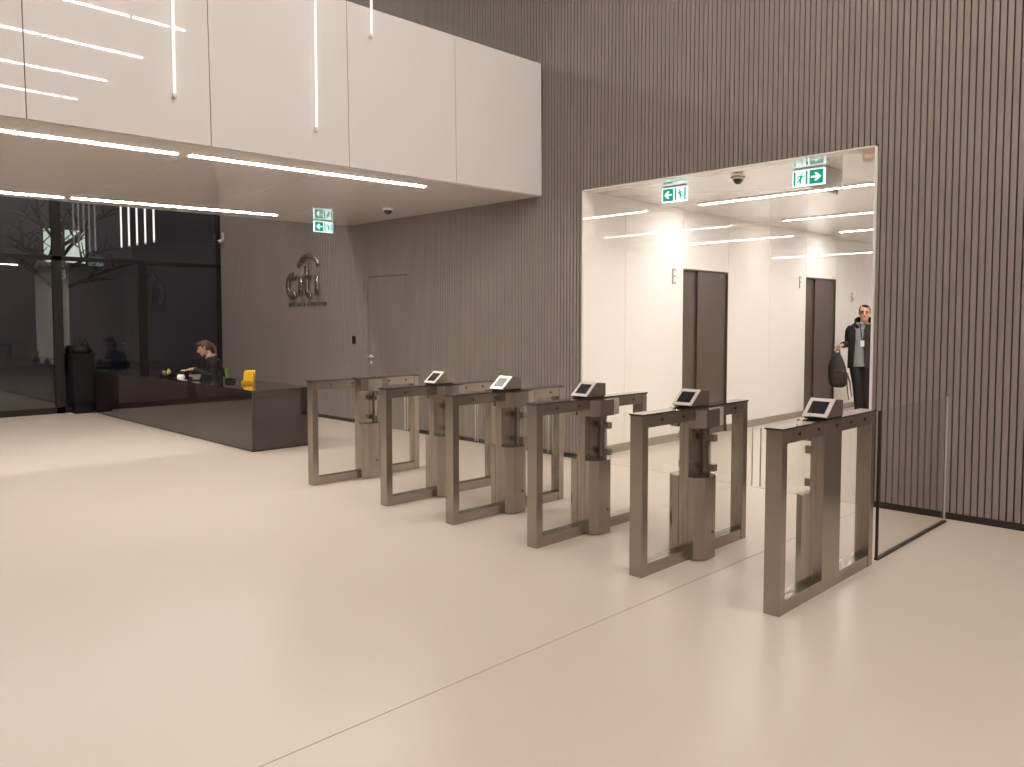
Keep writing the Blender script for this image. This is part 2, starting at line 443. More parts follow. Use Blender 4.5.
# ------------------------------------------------------------------ dome cameras
def dome(x, y, z, label):
    o = empty('dome_camera', (x, y, z))
    b = MB(); b.cyl((0, 0, -.022), (0, 0, -.001), .062, 28, .066); b.build('mount', M['silver'], o, True)
    b = MB(); bmesh.ops.create_uvsphere(b.bm, u_segments=24, v_segments=14, radius=.05)
    bmesh.ops.delete(b.bm, geom=[v for v in b.bm.verts if v.co.z > .005], context='VERTS')
    d = b.build('dome', M['black_gloss'], o, True); d.location = (0, 0, -.022)
    return tag(o, label, 'camera', 'dome cameras')
dome(-8.027, 5.817, soff(5.817), 'small dark dome camera under the soffit near the slat wall')
dome(-3.897, 6.97, OZ, 'small dark dome camera on the lobby ceiling between exit signs')

# ------------------------------------------------------------------ exit signs
def arrow(b, x, z, s, right, y0, y1):
    k = 1 if right else -1
    pts = [(-.42, -.07), (.05, -.07), (-.16, -.32), (.05, -.32), (.40, 0), (.05, .32), (-.16, .32), (.05, .07), (-.42, .07)]
    pts = [(x + k * p * s, z + q * s) for p, q in pts]
    b.prism(pts, 'y', y0, y1)
def exit_sign(loc, rz, right, label, w=.30, h=.150, plate=False):
    o = empty('exit_sign', loc, rz)
    b = MB(); b.box(-w / 2, w / 2, -.012, .012, -h - .012, -.012, bev=.003); b.build('lit_panel', M['sign_white'], o)
    b = MB(); b.box(-w / 2 + .01, w / 2 - .01, -.016, .016, -.013, -.001); b.build('mount', M['silver'], o)
    zc = -h / 2 - .012; s = h * .84
    for f in (-1, 1):                                  # both faces carry the same pictograms
        r = right if f < 0 else not right
        kx = f if False else 1
        xa = (.245 if right else -.245) * w
        xm = -xa
        y0, y1 = (f * .0125, f * .0140)
        b = MB(); b.box(xa - s / 2, xa + s / 2, min(y0, y1), max(y0, y1), zc - s / 2, zc + s / 2)
        g = b.build('arrow_field', M['sign_green'], o)
        b = MB(); arrow(b, xa, zc, s * .9, right, f * .0141, f * .0155); b.build('arrow', M['sign_white'], g)
        b = MB()
        ya, yb = min(f * .0125, f * .0140), max(f * .0125, f * .0140)
        for q0, q1 in ((-.52, -.38), (.38, .52)): MB().box(xm + s * q0, xm + s * q1, ya, yb, zc - s / 2, zc + s / 2).build('door_post', M['sign_green'], o)
        k = s * (1 if right else -1)
        b.cyl((xm + .10 * k, ya, zc + .30 * s), (xm + .10 * k, yb, zc + .30 * s), .075 * s, 12)
        for P in ([(.02, .22), (.16, .16), (.06, -.10), (-.10, -.06)],        # trunk
                  [(-.10, -.06), (.06, -.10), (.02, -.40), (-.08, -.40), (-.05, -.18)],
                  [(-.10, -.02), (.0, -.12), (-.20, -.30), (-.34, -.26), (-.34, -.20), (-.20, -.20)],
                  [(.14, .18), (.16, .06), (.32, .02), (.32, .09), (.22, .12)],
                  [(.04, .22), (-.22, .16), (-.30, .0), (-.23, -.02), (-.15, .10), (.04, .13)]):
            b.prism([(xm + p * k, zc + q * s) for p, q in P], 'y', ya, yb)
        b.build('running_figure', M['sign_green'], o)
    if plate:
        b = MB(); b.box(w / 2 - .004, w / 2 + .008, .016, .36, -h - .012, -.004); b.build('return_panel', M['grey_base'], o)
    return tag(o, label, 'sign', 'green exit signs')
exit_sign((-4.615, 6.97, OZ), 0, False, 'green exit sign with left arrow at the lobby entrance ceiling')
exit_sign((-3.211, 7.02, OZ), 0, True, 'green exit sign with right arrow at the lobby ceiling', plate=True)
exit_sign((-9.60, 5.86, soff(5.86)), PI / 2, False, 'green exit sign hanging from the soffit above the reception desk')

# ------------------------------------------------------------------ turnstiles
TL, TH, TW = 1.225, .962, .088        # length, height, width
def turnstile(x, label, right=True, left=True, reader=True, wl=.372, wr=.335):
    r = empty('turnstile', (x, 3.710, 0)); w = TW / 2
    S = M['steel']
    MB().box(-w, w, 0, .06, 0, .952, bev=.003).build('front_post', S, r)
    MB().box(-w, w, TL - .06, TL, 0, .952, bev=.003).build('rear_post', S, r)
    MB().box(-w + .002, w - .002, .06, TL - .06, .880, .951).build('top_rail', S, r)
    MB().box(-w + .004, w - .004, .06, TL - .06, 0, .072).build('bottom_rail', S, r)
    MB().box(-w - .006, w + .006, -.006, TL + .006, .952, .962, bev=.001).build('top_plate', M['black_gloss'], r)
    c = MB().box(-.030 if right else -.034, w - .001 if not right else .036, .50, .73, .072, .880).build('centre_post', S, r)
    MB().box(-.005, .005, .06, .50, .072, .880).build('glass_panel', M['pane'], r)
    MB().box(-.005, .005, .73, TL - .06, .072, .880).build('glass_panel', M['pane'], r)
    for sx in (-1, 1):
        for y in (.20, .43, .665, .86, 1.06):
            MB().cyl((sx * (w - .004), y, .917), (sx * (w + .0015), y, .917), .0085, 12).build('sensor', M['black'], r)
    for sx, on, wlen in ((1, right, wr), (-1, left, wl)):
        if not on: continue
        def px(v): return sx * (w + v)
        pol = [(px(-.010), .50), (px(.034), .50), (px(.086), .545), (px(.086), .67), (px(.05), .72), (px(-.010), .72)]
        h = MB().prism(pol, 'z', .006, .525).build('drive_housing', S, r)
        b = MB(); b.cyl((px(.083), .64, .17), (px(.087), .64, .17), .009, 12); b.build('lock', M['black'], h)
        pol = [(px(-.004), .495), (px(.045), .495), (px(.092), .545), (px(.092), .70), (px(.06), .80), (px(-.004), .80)]
        MB().prism(pol, 'z', .838, .951).build('drive_head', S, r)
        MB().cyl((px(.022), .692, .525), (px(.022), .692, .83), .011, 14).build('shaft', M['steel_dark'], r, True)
        ta, tb = .045, wlen
        gp = [(px(ta), .545), (px(.20 * tb / .335), .545), (px(.20 * tb / .335), .50), (px(tb - .01), .492), (px(tb), .502), (px(tb), .858), (px(tb - .01), .868),
              (px(.21 * tb / .335), .868), (px(.20 * tb / .335), .858), (px(.20 * tb / .335), .822), (px(ta), .822)]
        wg = MB().prism(gp, 'y', .660, .670).build('glass_wing', M['wing'], r)
        MB().box(min(px(ta - .004), px(ta)), max(px(ta - .004), px(ta)), .659, .671, .545, .822).build('polished_edge', M['glass_edge'], wg)
        MB().box(min(px(tb), px(tb + .002)), max(px(tb), px(tb + .002)), .659, .671, .502, .858).build('polished_edge', M['glass_edge'], wg)
        for z in (.575, .765):
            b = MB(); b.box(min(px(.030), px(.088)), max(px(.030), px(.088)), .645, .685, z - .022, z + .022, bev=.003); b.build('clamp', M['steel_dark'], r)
    if reader:
        rd = MB(); rd.prism([(.497, .972), (.705, .972), (.705, 1.060), (.600, 1.067), (.490, .974)], 'x', -.080, .056)
        rd = rd.build('card_reader', S, r)
        o0 = Vector((0, .490, .974)); u = (Vector((0, .600, 1.067)) - o0); fl_ = u.length; u.normalize(); n = Vector((0, -u.z, u.y))
        def slab(a0, a1, x0, x1, t0, t1):
            b = MB(); vs = []
            for t in (t0, t1):
                for a, xx in ((a0, x0), (a0, x1), (a1, x1), (a1, x0)):
                    p = o0 + u * a + n * t; vs.append(b.bm.verts.new((xx, p.y, p.z)))
            for f in ((0, 1, 2, 3), (7, 6, 5, 4), (0, 4, 5, 1), (1, 5, 6, 2), (2, 6, 7, 3), (3, 7, 4, 0)): b.bm.faces.new([vs[i] for i in f])
            bmesh.ops.recalc_face_normals(b.bm, faces=b.bm.faces[:]); return b
        slab(.0, fl_, -.082, .058, .0005, .006).build('bezel', M['silver'], rd)
        slab(.024, fl_ - .026, -.060, .036, .0055, .0075).build('screen', M['screen'], rd)
        MB().box(-.074, .052, .502, .70, .9622, .9718).build('foot', M['black'], rd)
    return tag(r, label, 'turnstile', 'row of steel turnstiles')
turnstile(-6.345, 'steel turnstile closest to the black reception desk, without a card reader', left=False, reader=False, wr=.50)
turnstile(-5.212, 'second steel turnstile counted from the black reception desk', wl=.50)
turnstile(-4.385, 'third steel turnstile counted from the black reception desk')
turnstile(-3.543, 'steel turnstile with card reader against the edge between slat wall and white lobby')
turnstile(-2.703, 'steel turnstile with card reader in front of the lift door lettered E')
turnstile(-1.852, 'steel turnstile joined to the slat wall by the clear glass barrier', right=False)

# glass barrier from the last turnstile to the wall
gb = empty('glass_barrier', (-1.826, 5.045, 0))
MB().box(-.006, .006, .012, 1.335, .012, .945).build('pane', M['pane'], gb)
MB().box(-.012, .012, .0, 1.35, 0, .014).build('floor_channel', M['skirting'], gb)
MB().box(-.008, .008, .0, .012, .014, .945).build('edge_profile', M['skirting'], gb)
MB().box(-.006, .006, 1.3355, 1.340, .014, .945).build('polished_edge', M['glass_edge'], gb)
tag(gb, 'clear glass barrier panel closing the gap between end turnstile and slat wall', 'barrier')

# ------------------------------------------------------------------ reception desk
DKX0, DKX1, DKY0, DKY1, DKZ = -13.86, -8.42, 4.178, 4.95, .71
dk = empty('reception_desk', ((DKX0 + DKX1) / 2, (DKY0 + DKY1) / 2, 0))
cx, cyy = dk.location.x, dk.location.y
def dbox(n, x0, x1, y0, y1, z0, z1, m, bev=.003):
    b = MB(); b.box(x0 - cx, x1 - cx, y0 - cyy, y1 - cyy, z0, z1, bev=bev); return b.build(n, M[m], dk)
dbox('front_panel', DKX0, DKX1, DKY0, DKY0 + .03, .012, DKZ - .03, 'desk')
dbox('end_panel', DKX1 - .03, DKX1, DKY0 + .031, DKY1, .012, DKZ - .03, 'desk')
dbox('end_panel', DKX0, DKX0 + .03, DKY0 + .031, DKY1, .012, DKZ - .03, 'desk')
dbox('worktop', DKX0 - .001, DKX1 + .001, DKY0 - .001, DKY1 + .02, DKZ - .0295, DKZ, 'desk', .002)
dbox('plinth', DKX0 + .02, DKX1 - .02, DKY0 + .02, DKY1 - .02, 0, .012, 'black', 0)
dbox('divider_panel', -11.3, -11.27, DKY0 + .04, DKY1 - .06, .012, DKZ - .03, 'desk', .002)
tag(dk, 'long low glossy black reception desk before the grey wall', 'desk')

# things on the desk
y = empty('leaflet_holder', (-9.467, 4.673, DKZ), math.radians(36))
b = MB(); b.prism([(-.02, 0), (.0, 0), (.040, .165), (.030, .168)], 'x', -.07, .07); b.build('back_panel', M['yellow'], y)
b = MB(); b.prism([(-.075, .0), (-.02, .0), (-.02, .012), (-.068, .012), (-.082, .04), (-.088, .04)], 'x', -.07, .07); b.build('front_lip', M['yellow'], y)
b = MB(); b.box(-.064, .064, -.045, -.022, .012, .14); p = b.build('leaflets', M['yellow'], y); p.rotation_euler = (-.18, 0, 0)
tag(y, 'yellow leaflet holder standing on the black reception desk', 'leaflet holder')
s = empty('stapler', (-9.85, 4.60, DKZ), math.radians(30))
b = MB(); b.box(-.07, .07, -.02, .02, 0, .012, bev=.003); b.build('base', M['black'], s)
b = MB(); b.prism([(-.07, .016), (.065, .02), (.07, .034), (.0, .048), (-.072, .036)], 'y', -.016, .016); b.build('arm', M['black'], s)
tag(s, 'small black stapler on the desk right of the seated receptionist', 'stapler')
s = empty('acrylic_stand', (-10.45, 4.42, DKZ), math.radians(40))
b = MB(); b.prism([(-.06, 0), (.06, 0), (.06, .004), (.004, .085), (-.004, .085), (-.06, .004)], 'x', -.055, .055); b.build('panel', M['acrylic'], s)
b = MB(); b.prism([(-.050, .014), (-.004, .078), (-.0025, .077), (-.048, .013)], 'x', -.05, .05); b.build('card', M['bag_trim'], s)
tag(s, 'clear acrylic tent stand on the desk in front of the receptionist', 'stand')
p = empty('paper_card', (-11.20, 4.50, DKZ), math.radians(25))
b = MB(); b.prism([(-.022, 0), (.022, 0), (.002, .038), (-.002, .038)], 'x', -.055, .055); b.build('folded_card', M['paper'], p)
tag(p, 'white folded paper card on the desk left of the receptionist', 'card')
ph = empty('desk_phone', (-11.55, 4.62, DKZ), math.radians(30))
b = MB(); b.prism([(-.09, 0), (.09, 0), (.09, .07), (-.09, .02)], 'x', -.09, .09); b.build('base', M['black'], ph)
b = MB(); b.loft([(-.065, -.08, .045), (-.065, -.05, .06), (-.065, .04, .085), (-.065, .075, .088)], [.022, .014, .014, .022], 12); b.build('handset', M['black'], ph, True)
b = MB(); b.prism([(.03, .062), (.082, .078), (.082, .080), (.03, .064)], 'x', -.02, .075); b.build('display', M['silver'], ph)
tag(ph, 'black desk phone on the desk beside the green bottle', 'phone')
g = empty('green_bottle', (-11.95, 4.62, DKZ))
b = MB(); b.rings([(0, .026, .026, 0), (.03, .030, .030, 0), (.055, .025, .025, 0), (.065, .013, .013, 0)], 20); b.build('body', M['lime_bright'], g, True)
b = MB(); b.cyl((0, 0, .065), (0, 0, .08), .014, 16); b.build('cap', M['lime_bright'], g, True)
tag(g, 'small lime green bottle at the left end of the desk clutter', 'bottle')
td = empty('tape_dispenser', (-11.40, 4.36, DKZ), math.radians(35))
b = MB(); b.prism([(-.07, 0), (.07, 0), (.072, .045), (.04, .02), (-.02, .02), (-.05, .05), (-.075, .03)], 'y', -.025, .025); b.build('body', M['black'], td)
b = MB(); b.cyl((-.02, -.012, .055), (-.02, .012, .055), .036, 20); b.build('tape_roll', M['bag_trim'], td, True)
tag(td, 'dark tape dispenser on the desk between phone and white card', 'tape dispenser')

# card reader on the wall by the flush door
c = empty('door_access_reader', (-9.83, WY, 1.17))
MB().box(-.036, .036, -.018, -.001, 0, .115, bev=.004).build('body', M['black'], c)
MB().box(-.02, .02, -.0205, -.0175, .06, .10).build('reader_field', M['screen'], c)
tag(c, 'small black card reader on the wall beside the flush door', 'card reader')

# black cabinet at the desk's left end with a bag on it
c = empty('black_cabinet', (-14.06, 4.03, 0))
MB().box(-.13, .13, -.16, .17, .17, .98, bev=.006).build('body', M['black'], c)
MB().box(-.10, .10, -.13, .14, 0, .17).build('plinth', M['black'], c)
MB().box(.131, .137, -.14, .15, .20, .95).build('door', M['black'], c)
tag(c, 'black cabinet standing at the left end of the reception desk', 'cabinet')
c = empty('black_bag', (-14.06, 4.05, .981))
b = MB(); b.rings([(0, .10, .13, 0), (.02, .12, .15, 0), (.07, .11, .145, .0), (.11, .08, .11, -.02), (.125, .04, .06, -.04)], 24)
b.build('body', M['black'], c, True)
b = MB(); b.loft([(0, .0, .10), (0, .02, .19), (0, .05, .23), (0, .08, .19), (0, .10, .08)], [.009] * 5, 10); b.build('handle', M['black'], c, True)
tag(c, 'soft black bag lying on top of the black cabinet', 'bag')

# small wall camera where the glass front meets the slat wall
c = empty('wall_camera', (-14.10, WY, 3.02))
b = MB(); b.box(-.03, .03, -.02, -.001, -.06, .12, bev=.004); b.build('mount', M['silver'], c)
b = MB(); b.cyl((0, -.02, -.02), (.05, -.12, -.06), .03, 16); b.build('body', M['silver'], c, True)
b = MB(); b.ball((.056, -.132, -.065), .022); b.build('lens', M['black_gloss'], c, True)
tag(c, 'small camera on the wall at the edge of the glass front', 'camera')

# ------------------------------------------------------------------ logo on the wall
lg = empty('wall_logo', (-11.22, WY, 1.98))
def ltube(name, pts, r, m='chrome', par=None):
    b = MB(); b.loft([(x, -.03, z) for x, z in pts], [(r, .018)] * len(pts), 12); return b.build(name, M[m], par or lg, True)
def arcpts(cx, cz, rx, rz, a0, a1, n=18):
    return [(cx + rx * math.cos(math.radians(a0 + (a1 - a0) * i / n)), cz + rz * math.sin(math.radians(a0 + (a1 - a0) * i / n))) for i in range(n + 1)]
LR = .054
ltube('letter_c', arcpts(-.345, .10, .155, .165, 48, 312), LR)
ltube('letter_i', [(-.09, .235), (-.09, .1), (-.09, -.075)], LR)
ltube('letter_t', [(.095, .40), (.095, .2), (.095, .02)] + arcpts(.185, .02, .09, .085, 190, 300, 8), LR)
MB().box(.02, .24, -.045, -.015, .195, .255).build('crossbar', M['chrome'], lg)
ltube('letter_i', [(.40, .235), (.40, .1), (.40, -.075)], LR)
ltube('red_arc' if False else 'arc', arcpts(.155, .20, .36, .36, 32, 148), .042)
text('lettering', 'SERVICE CENTER', .088, M['logo'], lg, .006, (.07, -.007, -.235), sx=1.78)
MB().box(-.10, -.08, -.013, -.001, .0, .02).build('fixing', M['chrome'], lg)
tag(lg, 'grey metal company logo with an arc on the grey wall', 'logo')

# ------------------------------------------------------------------ people
def hand(b, wrist, d, n, curl=.7, thumb_side=1, s=1.):
    """palm + five separate fingers; d = direction of the fingers, n = palm normal (fingers curl towards it)"""
    w = Vector(wrist); d = Vector(d).normalized(); n = Vector(n); n = (n - d * n.dot(d)).normalized(); a = d.cross(n) * thumb_side
    b.loft([w - d * .01, w + d * .03, w + d * .065, w + d * .092], [(.024 * s, .019 * s), (.036 * s, .017 * s), (.041 * s, .015 * s), (.038 * s, .012 * s)], 14, up=n)
    for i, (off, L) in enumerate(((.031, .070), (.0105, .080), (-.0105, .074), (-.031, .058))):
        p = w + d * .082 + a * off; pts = [p - d * .012]; ang = 0.
        for k, f in enumerate((.42, .32, .26)):
            ang += curl * (1.0 + .06 * i)
            p = p + (d * math.cos(ang) + n * math.sin(ang)) * L * f
            pts.append(p)
        b.loft(pts, [.0088 * s, .0085 * s, .0078 * s, .0062 * s], 10, up=a)
    p = w + d * .028 + a * .032
    b.loft([p - a * .012, p + (a * .7 + d * .5 + n * .2) * .030, p + (a * .75 + d * 1.1 + n * .5) * .045, p + (a * .55 + d * 1.5 + n * .85) * .055], [.012 * s, .0105 * s, .0095 * s, .0075 * s], 10, up=n)

def head(b, c, s=1., female=False):
    """head facing -Y with chin, nose, ears; c = centre of the skull"""
    x, y, z = c
    pr = [(-.118, .020, .022, -.050), (-.108, .036, .040, -.045), (-.085, .052, .066, -.026), (-.05, .064, .086, -.008), (-.01, .070, .093, .0), (.03, .074, .097, .004),
          (.065, .072, .094, .008), (.095, .058, .075, .010), (.113, .034, .045, .010), (.119, .012, .016, .010)]
    if female: pr = [(q[0], q[1] * .94, q[2] * .97, q[3]) for q in pr]
    b.rings([(z + q[0] * s, q[1] * s, q[2] * s, y + q[3] * s, x) for q in pr], 32)
    b.loft([(x, y - .088 * s, z + .022 * s), (x, y - .102 * s, z + .0 * s), (x, y - .113 * s, z - .026 * s), (x, y - .095 * s, z - .038 * s)], [.009 * s, .011 * s, .016 * s, .010 * s], 12, up=(1, 0, 0))
    for k in (-1, 1):
        b.loft([(x + k * .070 * s, y + .012 * s, z + .026 * s), (x + k * .081 * s, y + .020 * s, z + .008 * s), (x + k * .078 * s, y + .014 * s, z - .018 * s), (x + k * .068 * s, y + .004 * s, z - .034 * s)],
               [(.008 * s, .014 * s), (.008 * s, .020 * s), (.007 * s, .015 * s), (.006 * s, .008 * s)], 10, up=(0, 1, 0))
        b.ball((x + k * .030 * s, y - .080 * s, z + .030 * s), (.022 * s, .012 * s, .008 * s), 12)     # brow
        b.ball((x + k * .036 * s, y - .066 * s, z - .022 * s), (.022 * s, .020 * s, .020 * s), 12)     # cheek
    b.ball((x, y - .083 * s, z - .060 * s), (.024 * s, .012 * s, .013 * s), 12)                        # mouth mound
    b.ball((x, y - .078 * s, z - .092 * s), (.022 * s, .016 * s, .016 * s), 12)                        # chin

def face(c, s, parent, skin_lip='lip'):
    x, y, z = c
    for k in (-1, 1):
        b = MB(); b.ball((x + k * .031 * s, y - .079 * s, z + .008 * s), (.0135 * s, .0125 * s, .0085 * s), 14); e = b.build('eye', M['eye'], parent, True)
        b = MB(); b.ball((x + k * .031 * s, y - .0895 * s, z + .008 * s), (.006 * s, .003 * s, .006 * s), 10); b.build('iris', M['iris'], e, True)
        b = MB(); b.loft([(x + k * .014 * s, y - .094 * s, z + .026 * s), (x + k * .032 * s, y - .093 * s, z + .033 * s), (x + k * .052 * s, y - .080 * s, z + .027 * s)], [(.004 * s, .003 * s)] * 3, 8)
        b.build('eyebrow', M['hair_dark'], parent, True)
    b = MB(); b.loft([(x - .024 * s, y - .090 * s, z - .061 * s), (x, y - .0975 * s, z - .059 * s), (x + .024 * s, y - .090 * s, z - .061 * s)], [.003 * s, .006 * s, .003 * s], 10)
    b.build('mouth', M[skin_lip], parent, True)

# ---- man in the lift lobby
MX, MY = -4.98, 12.905
man = empty('person', (MX, MY, 0), math.radians(20.5))
HC = (.040, -.03, 1.635)
b = MB()
head(b, HC, 1.08)
b.loft([(.03, .015, 1.42), (.035, .005, 1.50), (.04, -.005, 1.60)], [(.075, .070), (.058, .060), (.055, .058)], 18)
b.rings([(.86, .150, .105, .01), (.94, .165, .115, .01), (1.05, .150, .108, .01), (1.18, .160, .112, .005), (1.30, .178, .118, .01), (1.38, .175, .105, .015), (1.44, .125, .080, .015), (1.475, .07, .06, .012)], 30)
ARM_R = [(-.140, .02, 1.40), (-.170, .035, 1.34), (-.180, .05, 1.25), (-.190, .055, 1.145), (-.235, -.03, 1.128), (-.285, -.12, 1.118)]
ARM_L = [(.165, .02, 1.405), (.205, .03, 1.36), (.235, .045, 1.22), (.245, .04, 1.12), (.25, -.01, 1.00), (.255, -.05, .88)]
b.loft(ARM_R, [.050, .052, .046, .040, .036, .026], 14, up=(0, -1, .2))
b.loft(ARM_L, [.050, .052, .046, .040, .036, .026], 14)
hand(b, (-.285, -.12, 1.118), (-.55, -.80, -.22), (.15, .15, -1), curl=.85, thumb_side=-1)
hand(b, (.255, -.05, .88), (.05, -.25, -1), (-1, 0, 0), curl=.30, thumb_side=1)
LEG_R = [(-.075, .01, .90), (-.070, -.005, .70), (-.045, -.035, .49), (-.030, -.01, .28), (-.018, .0, .09), (-.018, .0, .05)]
LEG_L = [(.085, .01, .90), (.090, .0, .70), (.090, -.01, .49), (.092, .03, .28), (.094, .05, .09), (.094, .05, .05)]
for L in (LEG_R, LEG_L): b.loft(L, [.088, .078, .056, .050, .036, .036], 16)
for fx, fy in ((-.018, .0), (.094, .05)): b.loft([(fx, fy + .04, .045), (fx, fy - .03, .05), (fx, fy - .12, .035), (fx, fy - .18, .03)], [(.032, .034), (.036, .036), (.042, .026), (.030, .018)], 14, up=(0, 0, 1))
remesh(b, 'body', M['skin'], man, .0045, 4)
face(HC, 1.08, man)
# hair: short, receding
b = MB(); b.ball((HC[0], HC[1] + .022, HC[2] + .045), (.090, .100, .091), 28)
b.ball((HC[0], HC[1] + .045, HC[2] + .0), (.086, .072, .080), 24); b.ball((HC[0] + .012, HC[1] - .062, HC[2] + .106), (.050, .030, .022), 14)
remesh(b, 'hair', M['hair_dark'], man, .005, 3, cut=lambda v: v.z < HC[2] - .045)
b = MB()                                                     # glasses
for k in (-1, 1):
    pts = [(HC[0] + k * .032 + .024 * math.cos(t * PI / 8), HC[1] - .108 + .006 * abs(math.cos(t * PI / 8)), HC[2] + .006 + .017 * math.sin(t * PI / 8)) for t in range(17)]
    b.loft(pts, [.0036] * 17, 8, up=(0, -1, 0))
    b.cyl((HC[0] + k * .056, HC[1] - .102, HC[2] + .012), (HC[0] + k * .085, HC[1] + .02, HC[2] + .014), .0022, 8)
b.cyl((HC[0] - .009, HC[1] - .109, HC[2] + .010), (HC[0] + .009, HC[1] - .109, HC[2] + .010), .0024, 8)
b.build('glasses', M['black'], man, True)
# shirt
b = MB(); b.rings([(.775, .172, .125, .008), (.86, .172, .124, .008), (.96, .174, .124, .01), (1.06, .162, .118, .01), (1.18, .170, .121, .005), (1.30, .184, .125, .01), (1.38, .178, .112, .015), (1.44, .125, .088, .015), (1.49, .074, .070, .010)], 32)
sh = remesh(b, 'shirt', M['shirt'], man, .008, 2)
b = MB()
for k in (-1, 1): b.prism([(.03 + k * .006, -.088), (.03 + k * .062, -.055), (.03 + k * .070, -.060), (.03 + k * .045, -.118)], 'z', 1.455, 1.49)
b.build('shirt_collar', M['shirt'], sh)
b = MB()
b.loft([(-.02, -.075, 1.47), (-.012, -.118, 1.40), (-.0, -.132, 1.28), (.012, -.132, 1.20)], [(.006, .002)] * 4, 8); b.loft([(.085, -.072, 1.46), (.07, -.115, 1.40), (.04, -.132, 1.28), (.022, -.132, 1.20)], [(.006, .002)] * 4, 8)
ly = b.build('lanyard', M['jacket'], man, True)
b = MB(); b.box(-.012, .046, -.139, -.134, 1.10, 1.195); b.build('badge', M['paper'], ly)
# trousers
b = MB()
for L in (LEG_R, LEG_L): b.loft([L[0], L[1], L[2], L[3], (L[4][0], L[4][1], L[4][2] - .02)], [.100, .092, .076, .068, .062], 18)
b.rings([(.80, .15, .112, .01), (.90, .165, .12, .01), (.98, .160, .116, .01)], 28)
remesh(b, 'trousers', M['trouser'], man, .008, 3)
for fx, fy in ((-.018, .0), (.094, .05)):
    b = MB(); b.loft([(fx, fy + .065, .042), (fx, fy + .03, .050), (fx, fy - .04, .058), (fx, fy - .13, .042), (fx, fy - .20, .030), (fx, fy - .215, .026)], [(.030, .036), (.042, .049), (.046, .056), (.050, .040), (.038, .028), (.018, .018)], 16, up=(0, 0, 1))
    for v in b.bm.verts: v.co.z = max(v.co.z, .001)
    b.build('shoe', M['shoe'], man, True)
# jacket, open at the front
b = MB()
b.rings([(.735, .192, .150, .015), (.85, .192, .148, .015), (.98, .190, .145, .015), (1.08, .186, .140, .015), (1.20, .192, .142, .012), (1.31, .200, .144, .015), (1.39, .190, .128, .02), (1.445, .145, .100, .02), (1.48, .095, .082, .015)], 34)
b.loft(ARM_R[:-1] + [(-.275, -.100, 1.12)], [.066, .070, .064, .057, .050, .043], 16, up=(0, -1, .2))
b.loft(ARM_L[:-1] + [(.253, -.04, .905)], [.066, .070, .064, .057, .050, .043], 16)
def opening(v):
    wdt = .062 + max(0., 1.20 - v.z) * .05 + (max(0., v.z - 1.36) * .35)
    if v.z < .745: return True
    if v.z > 1.472 and abs(v.x) < .12: return True
    return v.y < -.03 and -wdt - .03 < v.x - .01 < wdt - .045
remesh(b, 'jacket', M['jacket'], man, .010, 3, cut=opening, solid=.008)
b = MB()
for k in (-1, 1): b.loft([(.03 + k * .078, -.085, 1.395), (.03 + k * .135, -.065, 1.455), (.03 + k * .125, -.005, 1.505), (.03 + k * .085, .055, 1.53), (.03 + k * .02, .085, 1.535)], [(.012, .030), (.014, .038), (.014, .045), (.013, .046), (.012, .046)], 12, up=(0, 0, 1))
b.build('jacket_collar', M['jacket'], man, True)
tag(man, 'man with glasses in dark open jacket and grey shirt holding a backpack', 'person')

# backpack held by its top handle
R20 = Matrix.Rotation(math.radians(20.5), 4, 'Z')
grip = Matrix.Translation((MX, MY, 0)) @ R20 @ Vector((-.345, -.200, 1.038))
bp = empty('backpack', grip, math.radians(20.5 + 12))
b = MB()
b.rings([(-.60, .055, .045, .0, .02), (-.585, .105, .075, .0, .02), (-.53, .138, .10, .0, .015), (-.42, .145, .108, .0, .01), (-.28, .135, .10, .0, .0), (-.16, .10, .078, .0, -.005), (-.07, .055, .048, .0, .0), (-.035, .022, .02, .0, .0)], 30)
bb = b.build('main_compartment', M['bag'], bp, True)
b = MB(); b.rings([(-.545, .07, .04, -.085), (-.52, .105, .055, -.088), (-.42, .112, .06, -.092), (-.33, .10, .05, -.085), (-.29, .06, .03, -.07)], 24); b.build('front_pocket', M['bag'], bp, True)
b = MB(); b.loft([(-.09, -.118, -.335), (-.05, -.140, -.318), (.05, -.140, -.318), (.09, -.118, -.335)], [.005] * 4, 8); b.build('zip', M['bag_trim'], bp, True)
b = MB(); b.loft([(-.035, .0, -.055), (-.034, .0, -.015), (-.018, .0, .002), (.018, .0, .002), (.034, .0, -.015), (.035, .0, -.055)], [(.011, .005)] * 6, 10); b.build('handle', M['bag_trim'], bp, True)
for k, dx in ((0, .0), (1, .05)):
    b = MB(); b.loft([(.10, .085, -.20 - .12 * k), (.15 + dx * .3, .10, -.38), (.165 + dx, .09, -.52), (.175 + dx, .06, -.66), (.19 + dx * .9, .03, -.80 + .05 * k)], [(.018, .005), (.020, .005), (.014, .004), (.010, .003), (.009, .003)], 10)
    b.build('strap', M['bag_trim'], bp, True)
tag(bp, 'dark backpack with loose straps hanging from the standing man\'s hand', 'backpack')

